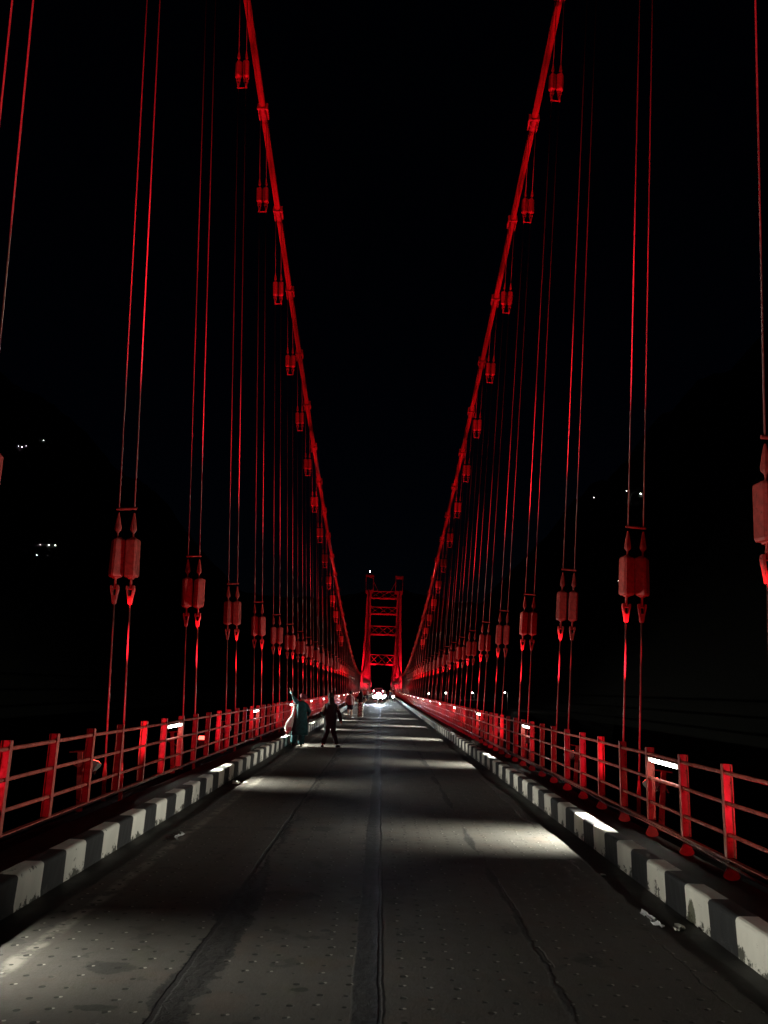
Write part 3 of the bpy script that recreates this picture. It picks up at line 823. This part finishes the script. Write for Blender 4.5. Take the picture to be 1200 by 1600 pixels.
def skin_mesh(name, verts, edges, radii, mat, sub=2):
    me = bpy.data.meshes.new(name + '_cage'); me.from_pydata([Vector(v) for v in verts], edges, [])
    o = bpy.data.objects.new(name + '_cage', me); COL.objects.link(o)
    sk = o.modifiers.new('s', 'SKIN'); sk.use_smooth_shade = True
    for i, r in enumerate(radii):
        v = me.skin_vertices[0].data[i]; v.radius = (r, r) if not isinstance(r, tuple) else r
    me.skin_vertices[0].data[0].use_root = True
    sb = o.modifiers.new('u', 'SUBSURF'); sb.levels = sub; sb.render_levels = sub
    dg = bpy.context.evaluated_depsgraph_get(); dg.update()
    out = bpy.data.meshes.new_from_object(o.evaluated_get(dg)); out.name = name
    out.materials.clear(); out.materials.append(mat)
    for p in out.polygons: p.use_smooth = True
    bpy.data.objects.remove(o); bpy.data.meshes.remove(me)
    return out
def person(label, loc, rz, H, J, skin=None, group=None, clothes=None, hair=None):
    """J: joints in metres for a figure H tall, facing +Y (away from the camera) before rz."""
    skin = skin or M_skin
    t = thing('person', label, 'person', loc, rz, group)
    names = {}; V = []; E_ = []; R_ = []
    def v(nm, p, r): names[nm] = len(V); V.append(p); R_.append(r); return len(V) - 1
    def e(a, b): E_.append((names[a], names[b]))
    k = H / 1.65
    hp = J.get('hip', (0, 0, .88))
    v('hip', hp, (.12 * k, .09 * k)); v('waist', J.get('waist', (hp[0], hp[1], 1.04)), (.105 * k, .08 * k))
    v('chest', J.get('chest', (hp[0], hp[1] + .01, 1.24)), (.135 * k, .09 * k)); v('neck', J.get('neck', (hp[0], hp[1] + .02, 1.39)), .05 * k)
    hd = J.get('head', (hp[0], hp[1] + .03, 1.53)); v('jaw', (hd[0], hd[1] + .012, hd[2] - .055), .058 * k); v('head', hd, .082 * k); v('crown', (hd[0], hd[1] - .01, hd[2] + .07), .055 * k)
    v('nose', (hd[0], hd[1] + .098, hd[2] - .012), .010 * k)
    for a, b in (('hip', 'waist'), ('waist', 'chest'), ('chest', 'neck'), ('neck', 'jaw'), ('jaw', 'head'), ('head', 'crown'), ('head', 'nose')): e(a, b)
    for sd, sg in (('l', -1), ('r', 1)):
        sh = J.get('sh' + sd, (hp[0] + sg * .165, hp[1] + .01, 1.31)); el = J.get('el' + sd, (sh[0] + sg * .05, sh[1] - .01, 1.04)); wr = J.get('wr' + sd, (el[0] + sg * .01, el[1] + .06, .82))
        v('sh' + sd, sh, .055 * k); v('el' + sd, el, .038 * k); v('wr' + sd, wr, .025 * k)
        e('chest', 'sh' + sd); e('sh' + sd, 'el' + sd); e('el' + sd, 'wr' + sd)
        dr = (Vector(wr) - Vector(el)).normalized(); pa = Vector(wr) + dr * .055
        v('pa' + sd, pa, (.034 * k, .016 * k)); e('wr' + sd, 'pa' + sd)
        sdv = dr.cross(Vector((1, 0, .2))).normalized()
        for f, (o_, ln) in enumerate(((-.027, .062), (-.009, .078), (.009, .074), (.027, .056))):
            m1 = pa + sdv * o_ + dr * .045; m2 = m1 + dr * ln * .6 + Vector((0, .012, 0)); v('f%s%d' % (sd, f), m1, .0095 * k); v('g%s%d' % (sd, f), m2, .0075 * k)
            e('pa' + sd, 'f%s%d' % (sd, f)); e('f%s%d' % (sd, f), 'g%s%d' % (sd, f))
        th = Vector(wr) + dr * .03 + sdv * -.045; v('th' + sd, th, .011 * k); e('wr' + sd, 'th' + sd); v('tg' + sd, th + dr * .035 + sdv * -.012, .009 * k); e('th' + sd, 'tg' + sd)
        hj = J.get('hj' + sd, (hp[0] + sg * .085, hp[1], hp[2] - .06)); kn = J.get('kn' + sd, (hp[0] + sg * .09, hp[1] + .02, .48)); an = J.get('an' + sd, (hp[0] + sg * .095, hp[1] - .01, .08))
        v('hj' + sd, hj, .085 * k); v('kn' + sd, kn, .052 * k); v('cf' + sd, tuple((Vector(kn) * .62 + Vector(an) * .38) + Vector((0, -.015, 0))), .050 * k); v('an' + sd, an, .034 * k)
        fd = Vector(J.get('fd' + sd, (sg * .03, .17, 0)))
        v('to' + sd, (an[0] + fd.x * .8, an[1] + fd.y * .8, an[2] - .045), (.036 * k, .024 * k)); v('tt' + sd, (an[0] + fd.x * 1.1, an[1] + fd.y * 1.1, an[2] - .055), (.03 * k, .018 * k))
        e('hip', 'hj' + sd); e('hj' + sd, 'kn' + sd); e('kn' + sd, 'cf' + sd); e('cf' + sd, 'an' + sd); e('an' + sd, 'to' + sd); e('to' + sd, 'tt' + sd)
    obj('body', skin_mesh('body', V, E_, R_, skin), t)
    P = {nm: Vector(V[i]) for nm, i in names.items()}
    def garment(nm, mat, tubes=(), rings=()):
        mb = MB()
        for pts, rs in tubes: mb.tube(pts, rs, 10)
        if rings:
            mb.loft([[(c[0] + rx * cos(q * pi / 8) * (1 + .04 * sin(q * 5 + z * 30)), c[1] + ry * sin(q * pi / 8), z) for q in range(16)] for (c, rx, ry, z) in rings])
        return obj(nm, mb.mesh(nm, mat, True), t)
    if clothes: clothes(P, garment, t)
    if hair: hair(P, garment, t)
    return t
def ell(c, rx, ry, rz, tilt=0):
    rg = []
    for i in range(1, 8):
        a = pi * i / 8
        rg.append([(c[0] + rx * sin(a) * cos(q * pi / 8), c[1] + ry * sin(a) * sin(q * pi / 8), c[2] - rz * cos(a) + tilt * rx * sin(a) * cos(q * pi / 8)) for q in range(16)])
    return rg
def eyes(P, t):
    mb = MB()
    for sg in (-1, 1):
        c = P['head'] + Vector((sg * .032, .078, .004)); mb.loft(ell(c, .012, .008, .008))
        c = P['head'] + Vector((sg * .088, -.004, -.01)); mb.loft(ell(c, .012, .02, .03))
    mb.loft(ell(P['jaw'] + Vector((0, .062, .0)), .022, .007, .006))
    obj('face_details', mb.mesh('face_details', M_skin, True), t)

# --- woman in teal at the left kerb, one arm raised
def c1(P, g, t):
    h = P['hip']
    g('tunic', M_teal, [([P['shl'] + Vector((.03, 0, .0)), P['ell'], P['wrl']], [.085, .062, .05]), ([P['shr'] - Vector((.03, 0, 0)), P['elr'], (P['elr'] + P['wrr']) / 2], [.085, .070, .060])],
      [((h.x, h.y), .27, .20, .36), ((h.x, h.y), .26, .19, .50), ((h.x, h.y), .235, .165, .72), ((h.x, h.y), .205, .15, .90), ((h.x + .01, h.y), .185, .135, 1.05), ((h.x + .015, h.y + .01), .20, .14, 1.22), ((h.x + .01, h.y + .01), .175, .12, 1.34), ((h.x + .0, h.y + .01), .09, .08, 1.41)])
    g('trousers', M_teal, [([P['hjl'], P['knl'], P['anl'] + Vector((0, 0, .05)), P['anl'] + Vector((0, 0, .0))], [.11, .115, .10, .075]), ([P['hjr'], P['knr'], P['anr'] + Vector((0, 0, .05)), P['anr']], [.11, .115, .10, .075])])
    mb = MB(); c = P['shl']
    pts = [(-.18, .02, 1.30), (-.235, .01, 1.12), (-.25, 0, .95), (-.30, -.01, .80), (-.36, -.02, .66), (-.38, -.02, .52), (-.36, -.02, .42)]
    mb.tube(pts, [.035, .04, .05, .10, .135, .12, .06], 10)
    sh = obj('shawl', mb.mesh('shawl', M_white, True), t); sh['label'] = 'white shawl bundled at the hip'
    mb = MB(); mb.loft(ell((-.35, -.10, .55), .075, .05, .10)); mb.loft(ell((-.40, -.085, .44), .05, .05, .07))
    obj('shawl_pattern', mb.mesh('shawl_pattern', M_rose, True), t)
    eyes(P, t)
def h1(P, g, t):
    mb = MB(); c = P['head']; mb.loft(ell((c.x + .0, c.y - .01, c.z + .035), .125, .12, .095, -.25)); mb.loft(ell((c.x - .06, c.y - .05, c.z - .02), .06, .06, .06))
    obj('head_wrap', mb.mesh('head_wrap', M_maroon, True), t)
person('person in a long teal outfit with one arm raised, standing by the left kerb', (-2.56, 25.0, 0), radians(8), 1.68,
       dict(hip=(0, 0, .88), waist=(.0, 0, 1.04), chest=(.01, .01, 1.23), neck=(.03, .03, 1.40), head=(.07, .05, 1.53),
            shl=(-.15, .01, 1.34), ell=(-.26, .03, 1.50), wrl=(-.35, .05, 1.70), shr=(.17, .0, 1.30), elr=(.27, -.02, 1.07), wrr=(.22, .13, .90),
            anl=(-.19, .06, .08), knl=(-.15, .06, .48), knr=(.07, -.02, .48), anr=(.05, -.12, .08)), clothes=c1, hair=h1)
# --- dark hooded walker
def c2(P, g, t):
    h = P['hip']
    g('coat', M_black, [([P['shl'] + Vector((.03, 0, 0)), P['ell'], P['wrl']], [.08, .065, .045]), ([P['shr'] - Vector((.03, 0, 0)), P['elr'], P['wrr']], [.08, .07, .05])],
      [((h.x, h.y), .185, .16, .58), ((h.x, h.y), .195, .16, .75), ((h.x, h.y), .20, .15, .90), ((h.x, h.y), .19, .135, 1.05), ((h.x, h.y + .01), .215, .14, 1.22), ((h.x, h.y + .01), .185, .12, 1.34), ((h.x, h.y + .02), .09, .08, 1.42)])
    g('trousers', M_black, [([P['hjl'], P['knl'], P['anl'] + Vector((0, 0, .03))], [.10, .085, .07]), ([P['hjr'], P['knr'], P['anr'] + Vector((0, 0, .03))], [.10, .085, .07])])
    g('shoes', M_black, [([P['anl'] + Vector((0, -.05, -.03)), P['tol'], P['ttl']], [.045, .042, .03]), ([P['anr'] + Vector((0, -.05, -.03)), P['tor'], P['ttr']], [.045, .042, .03])])
    eyes(P, t)
def h2(P, g, t):
    mb = MB(); c = P['head']; mb.loft(ell((c.x, c.y - .02, c.z + .02), .112, .115, .135)); mb.tube([(c.x + .02, c.y - .08, c.z - .02), (c.x + .05, c.y - .11, c.z - .18), (c.x + .06, c.y - .12, c.z - .33)], [.09, .10, .05], 10)
    obj('hair', mb.mesh('hair', M_hair, True), t)
person('dark-clothed person with long hair striding away down the road, lone silhouette left of centre', (-1.60, 25.0, 0), radians(-4), 1.70,
       dict(hip=(0, 0, .90), head=(-.02, .04, 1.56), ell=(-.30, -.05, 1.06), wrl=(-.22, .12, .92), elr=(.29, -.04, 1.05), wrr=(.34, .04, .84),
            knl=(-.10, .07, .49), anl=(-.20, -.05, .08), knr=(.11, .10, .50), anr=(.22, .12, .08), fdr=(.07, .15, 0), fdl=(-.05, .15, 0)), clothes=c2, hair=h2)
# --- person in pink shirt and dark shorts
def c3(P, g, t):
    h = P['hip']
    g('shirt', M_pink, [([P['shl'] + Vector((.03, 0, 0)), (P['shl'] + P['ell']) / 2, P['ell'] + Vector((0, 0, .04))], [.085, .075, .070]), ([P['shr'] - Vector((.03, 0, 0)), (P['shr'] + P['elr']) / 2, P['elr'] + Vector((0, 0, .04))], [.085, .075, .070])],
      [((h.x, h.y), .20, .15, .78), ((h.x, h.y), .20, .15, .90), ((h.x, h.y), .185, .135, 1.05), ((h.x, h.y + .01), .205, .14, 1.22), ((h.x, h.y + .01), .185, .12, 1.34), ((h.x, h.y + .02), .085, .075, 1.41)])
    g('shorts', M_navy, [([P['hjl'] + Vector((0, 0, .05)), P['hjl'], P['knl'] + Vector((0, 0, .02))], [.11, .12, .105]), ([P['hjr'] + Vector((0, 0, .05)), P['hjr'], P['knr'] + Vector((0, 0, .02))], [.11, .12, .105])])
    g('shoes', M_shoe, [([P['anl'] + Vector((0, -.05, -.03)), P['tol'], P['ttl']], [.05, .045, .03]), ([P['anr'] + Vector((0, -.05, -.03)), P['tor'], P['ttr']], [.05, .045, .03])])
    eyes(P, t)
def h3(P, g, t):
    mb = MB(); c = P['head']; mb.loft(ell((c.x, c.y - .015, c.z + .03), .095, .105, .10)); obj('hair', mb.mesh('hair', M_hair, True), t)
person('person in a pink shirt, dark shorts and white shoes walking away', (-1.97, 50.2, 0), 0.0, 1.72,
       dict(knl=(-.10, .02, .48), anl=(-.10, -.16, .12), fdl=(-.02, .15, -.02), anr=(.09, .04, .08), ell=(-.25, -.02, 1.07), wrl=(-.31, .03, .86)), skin=M_skin2, clothes=c3, hair=h3)
# --- person in patterned trousers, elbows out
def c4(P, g, t):
    h = P['hip']
    g('top', M_black, [([P['shl'] + Vector((.03, 0, 0)), P['ell'] * .6 + P['shl'] * .4], [.075, .065]), ([P['shr'] - Vector((.03, 0, 0)), P['elr'] * .6 + P['shr'] * .4], [.075, .065])],
      [((h.x, h.y), .165, .13, .98), ((h.x, h.y), .16, .12, 1.08), ((h.x, h.y + .01), .19, .13, 1.22), ((h.x, h.y + .01), .17, .11, 1.34), ((h.x, h.y + .02), .08, .07, 1.40)])
    g('trousers', M_print, [([P['hjl'], P['knl'], P['anl'] + Vector((0, 0, .0))], [.115, .12, .105]), ([P['hjr'], P['knr'], P['anr']], [.115, .12, .105])],
      [((h.x, h.y), .19, .14, .72), ((h.x, h.y), .19, .14, .84), ((h.x, h.y), .175, .13, .93), ((h.x, h.y), .155, .12, 1.01)])
    eyes(P, t)
person('person in black and white patterned trousers, elbows out, beside the pink shirt', (-1.28, 50.0, 0), 0.0, 1.70,
       dict(ell=(-.36, -.04, 1.13), wrl=(-.20, .06, .98), elr=(.36, -.04, 1.13), wrr=(.22, .08, 1.0), knl=(-.06, .03, .48), anl=(-.08, .08, .08), knr=(.07, 0, .48), anr=(.07, -.10, .10)), skin=M_skin2, clothes=c4, hair=h2)
# --- distant pedestrians
def cfar(m1, m2):
    def f(P, g, t):
        h = P['hip']
        g('shirt', m1, [([P['shl'], P['ell'], P['wrl']], [.08, .06, .045]), ([P['shr'], P['elr'], P['wrr']], [.08, .06, .045])],
          [((h.x, h.y), .19, .14, .80), ((h.x, h.y), .19, .14, 1.0), ((h.x, h.y), .21, .14, 1.22), ((h.x, h.y), .18, .12, 1.34), ((h.x, h.y), .08, .07, 1.40)])
        g('trousers', m2, [([P['hjl'], P['knl'], P['anl']], [.11, .085, .07]), ([P['hjr'], P['knr'], P['anr']], [.11, .085, .07])])
    return f
far = [('distant person in white standing right of the headlights, nearest of the far group', .55, 118, M_white, M_navy, 0),
       ('distant person in a rose shirt walking right of the headlights', 1.05, 128, M_rose, M_black, .4),
       ('distant person in navy beside the rose shirt', 1.55, 132, M_navy, M_navy, 2.9),
       ('distant person in a maroon top near the right kerb', 2.15, 138, M_maroon, M_black, 3.1),
       ('distant person in pink standing left of the headlights', -2.15, 122, M_pink, M_navy, .2),
       ('distant person in black close to the left kerb far down the bridge', -2.3, 88, M_black, M_black, 0)]
for lab, x, y, m1, m2, rz in far:
    person(lab, (x, y, 0), rz, 1.65, dict(anl=(-.12, .08, .08), anr=(.10, -.08, .09)), group='distant pedestrians on the bridge', clothes=cfar(m1, m2), hair=h3)

# ================================================================== vehicles far down the road
M_vbody = paint('vehicle_dark_paint', (0.05, 0.05, 0.055), (0.04, 0.04, 0.045), .3, 3, .05)
M_vwhite = paint('vehicle_white_paint', (0.6, 0.6, 0.58), (0.5, 0.5, 0.48), .35, 3, .05)
M_rubber = paint('tyre_rubber', (0.02, 0.02, 0.02), (0.012, 0.012, 0.012), .85, 20, .2)
M_glass = nt('vehicle_glass')[0]; gb = M_glass.node_tree.nodes['Principled BSDF']; gb.inputs['Base Color'].default_value = (0.01, 0.012, 0.015, 1); gb.inputs['Roughness'].default_value = .08
def wheel(t, loc, R=.30, w=.10, name='wheel'):
    mb = MB(); n = 24; mb.loft([[(x, r * cos(2 * pi * q / n), r * sin(2 * pi * q / n)) for q in range(n)] for x, r in ((-w / 2, R * .72), (-w / 2, R * .93), (-w * .3, R), (w * .3, R), (w / 2, R * .93), (w / 2, R * .72))], caps=False)
    o = obj(name, mb.mesh(name, M_rubber, True), t, loc)
    mb = MB(); mb.tube([(-w * .3, 0, 0), (w * .3, 0, 0)], R * .2, 10)
    for q in range(6): a = q * pi / 3; mb.tube([(0, 0, 0), (0, R * .75 * cos(a), R * .75 * sin(a))], .02, 5)
    n = 16; mb.loft([[(x, r * cos(2 * pi * q / n), r * sin(2 * pi * q / n)) for q in range(n)] for x, r in ((-w * .3, R * .76), (w * .3, R * .76), (w * .3, R * .68), (-w * .3, R * .68))], caps=False)
    obj('rim', mb.mesh('rim', M_grey, True), o)
def motorcycle(x, y, lab, lamp_r, lampz, energy, rider_lab, rm):
    t = thing('motorcycle', lab, 'motorcycle', (x, y, 0), 0, 'motorcycles with headlights on')
    wheel(t, (0, -.66, .30)); wheel(t, (0, .66, .30), w=.12)
    mb = MB(); mb.tube([(0, -.66, .30), (0, -.50, .72), (0, -.42, .98)], [.03, .03, .035], 8); mb.tube([(-.05, -.66, .3), (-.07, -.46, .85)], .02, 6); mb.tube([(.05, -.66, .3), (.07, -.46, .85)], .02, 6)
    mb.tube([(0, -.42, .85), (0, .1, .72), (0, .5, .75), (0, .66, .32)], [.03, .03, .03, .025], 8); mb.tube([(0, -.4, .8), (0, -.15, .35), (0, .25, .32), (0, .66, .3)], .025, 6)
    obj('frame', mb.mesh('frame', M_vbody, True), t)
    mb = MB(); mb.loft(ell((0, -.12, .86), .13, .26, .12)); obj('fuel_tank', mb.mesh('fuel_tank', M_vbody, True), t)
    mb = MB(); mb.loft(ell((0, .38, .82), .12, .34, .06)); obj('seat', mb.mesh('seat', M_rubber, True), t)
    mb = MB(); mb.loft(ell((0, 0, .45), .14, .2, .16)); mb.tube([(.12, -.1, .32), (.14, .3, .28), (.14, .8, .38)], [.03, .035, .04], 8); obj('engine', mb.mesh('engine', M_grey, True), t)
    mb = MB(); mb.tube([(-.36, -.28, 1.02), (-.2, -.38, 1.04), (.2, -.38, 1.04), (.36, -.28, 1.02)], .017, 8); obj('handlebar', mb.mesh('handlebar', M_grey, True), t)
    mb = MB(); mb.tube([(0, -.40, lampz), (0, -.56, lampz), (0, -.60, lampz)], [lamp_r * .6, lamp_r * 1.05, lamp_r * 1.1], 14); hl = obj('headlight', mb.mesh('headlight', M_vbody, True), t)
    mb = MB(); mb.tube([(0, -.602, lampz), (0, -.63, lampz)], [lamp_r, lamp_r * .6], 14); obj('lens', mb.mesh('lens', M_head), hl)
    if lamp_r > .2:  # two added lamps and the oversized lens stand in for headlight glare
        for sg in (-1, 1):
            mb = MB(); mb.tube([(sg * .52, -.46, .86), (sg * .52, -.56, .86)], [.13, .17], 12); mb.tube([(sg * .1, -.42, .9), (sg * .5, -.46, .86)], .02, 6); al = obj('added_glare_lamp', mb.mesh('added_glare_lamp', M_vbody, True), t)
            mb = MB(); mb.tube([(sg * .52, -.562, .86), (sg * .52, -.59, .86)], [.16, .09], 12); obj('lens', mb.mesh('lens', M_head), al)
    d = bpy.data.lights.new('headlight_beam', 'SPOT'); d.energy = energy; d.spot_size = radians(40); d.spot_blend = 1.0; d.shadow_soft_size = lamp_r; d.color = (.72, .85, 1.0)
    o = bpy.data.objects.new('headlight_beam', d); COL.objects.link(o); o.parent = t; o.location = (0, -.68, lampz); o.rotation_euler = Vector((0, -1, -.012)).to_track_quat('-Z', 'Y').to_euler()
    if rider_lab:
        person(rider_lab, (x, y + .28, 0), pi, 1.68, dict(hip=(0, 0, .90), waist=(0, .05, 1.05), chest=(0, .10, 1.24), neck=(0, .13, 1.38), head=(0, .16, 1.52),
               ell=(-.27, .26, 1.12), wrl=(-.30, .47, 1.05), elr=(.27, .26, 1.12), wrr=(.30, .47, 1.05), knl=(-.20, .33, .72), anl=(-.17, .22, .34), knr=(.20, .33, .72), anr=(.17, .22, .34)),
               group='motorcycle riders', clothes=cfar(rm, M_black), hair=h3)
motorcycle(-.27, 96, 'motorcycle with one dazzling blue-white headlight riding towards the camera in mid road', .34, 1.02, 5200, 'dark rider on the motorcycle with the dazzling headlight', M_black)
motorcycle(.62, 108, 'motorcycle with a smaller white headlight just right of the dazzling one', .13, .90, 500, 'rider on the motorcycle just right of the dazzling one', M_navy)
motorcycle(1.88, 118, 'motorcycle with a white headlight near the right kerb far down the road', .13, .72, 300, 'rider on the motorcycle near the right kerb', M_maroon)
# van seen from behind
t = thing('van', 'dark van seen from behind with two pinkish tail lights, behind the dazzling headlight', 'van', (-.42, 124, 0))
mb = MB(); W2 = .84
prof = [(-W2, .32), (-W2 - .02, .9), (-W2 + .02, 1.25), (-W2 + .14, 1.86), (-W2 + .30, 1.98), (W2 - .30, 1.98), (W2 - .14, 1.86), (W2 - .02, 1.25), (W2 + .02, .9), (W2, .32)]
mb.loft([[(x * sx, y, .32 + (z - .32) * sz) for x, z in prof] for y, sx, sz in ((-.02, .97, .97), (.05, 1, 1), (2.3, 1, 1), (2.9, .98, .9), (3.5, .94, .55), (3.75, .9, .45))])
obj('body', mb.mesh('body', M_vbody), t)
mb = MB(); mb.box(-.62, .62, -.05, -.022, 1.25, 1.78); obj('rear_window', mb.mesh('rear_window', M_glass), t)
mb = MB(); mb.box(-.8, .8, -.10, -.025, .30, .52); obj('bumper', mb.mesh('bumper', M_vbody), t)
for sg in (-1, 1):
    mb = MB(); mb.loft([[(sg * .74 + .085 * cos(q * pi / 6) * a, yy, 1.46 + .12 * sin(q * pi / 6) * a) for q in range(12)] for a, yy in ((1, -.022), (1, -.045), (.6, -.06))])
    obj('tail_light', mb.mesh('tail_light', M_tail), t)
    for yy in (.55, 2.9): wheel(t, (sg * .72, yy, .31), .31, .18)
d = bpy.data.lights.new('tail_glow', 'POINT'); d.energy = 120; d.color = (1, .06, .10); d.shadow_soft_size = .1
o = bpy.data.objects.new('tail_glow', d); COL.objects.link(o); o.parent = t; o.location = (0, -.5, 1.2)

# ================================================================== litter
mf = nt('crumpled_foil')[0]; fb = mf.node_tree.nodes['Principled BSDF']; fb.inputs['Base Color'].default_value = (.75, .76, .78, 1); fb.inputs['Roughness'].default_value = .28; fb.inputs['Metallic'].default_value = .35
def litter(name, lab, x, y, L, Wd, rz, seed, mat, h=.03):
    r = random.Random(seed); mb = MB(); nx_, ny_ = 7, 12; vs = []
    for j in range(ny_):
        for i in range(nx_):
            u, v_ = i / (nx_ - 1) - .5, j / (ny_ - 1) - .5
            wv = Wd * (1 - 1.1 * abs(v_)) * (1 + r.uniform(-.35, .35))
            vs.append((u * wv + r.uniform(-.012, .012) + .03 * sin(v_ * 7), v_ * L + r.uniform(-.012, .012), .006 + abs(r.gauss(0, 1)) * h * .55))
    fs = [(j * nx_ + i, j * nx_ + i + 1, (j + 1) * nx_ + i + 1, (j + 1) * nx_ + i) for j in range(ny_ - 1) for i in range(nx_ - 1)]
    mb.add(vs, fs); me = mb.mesh(name, mat)
    o = obj(name, me, None, (x, y, -.0), (0, 0, rz)); sol = o.modifiers.new('t', 'SOLIDIFY'); sol.thickness = .002
    return tag(o, lab, 'litter')
litter('plastic_wrapper', 'shiny crumpled plastic wrapper lying on the right edge of the road', 2.43, 7.15, .36, .055, radians(8), 4, mf, .035)
litter('plastic_wrapper', 'flattened pale plastic wrapper lying on the dark left side of the road', -2.47, 10.1, .5, .05, radians(8), 9, mf, .02)
litter('paper_scrap', 'small grey paper scrap at the foot of the left kerb', -2.74, 15.3, .16, .14, .4, 2, M_white, .05)
def rock(lab, x, y, r_, seed):
    r = random.Random(seed); bm = bmesh.new(); bmesh.ops.create_icosphere(bm, subdivisions=2, radius=r_)
    for v_ in bm.verts: v_.co *= r.uniform(.72, 1.2); v_.co.z *= .55; v_.co.z += r_ * .4
    me = bpy.data.meshes.new('concrete_chip'); bm.to_mesh(me); bm.free(); me.materials.append(M_kw)
    tag(obj('concrete_chip', me, None, (x, y, -.03)), lab, 'rubble')
rock('concrete chip in the drain strip below the moss-stained white kerb block on the right', 2.62, 7.05, .05, 1)
rock('concrete chip on the left road edge beside the paper scrap', -2.6, 15.6, .05, 2)
rock('small concrete chip at the right road edge beyond the plastic wrapper', 2.5, 8.9, .035, 3)
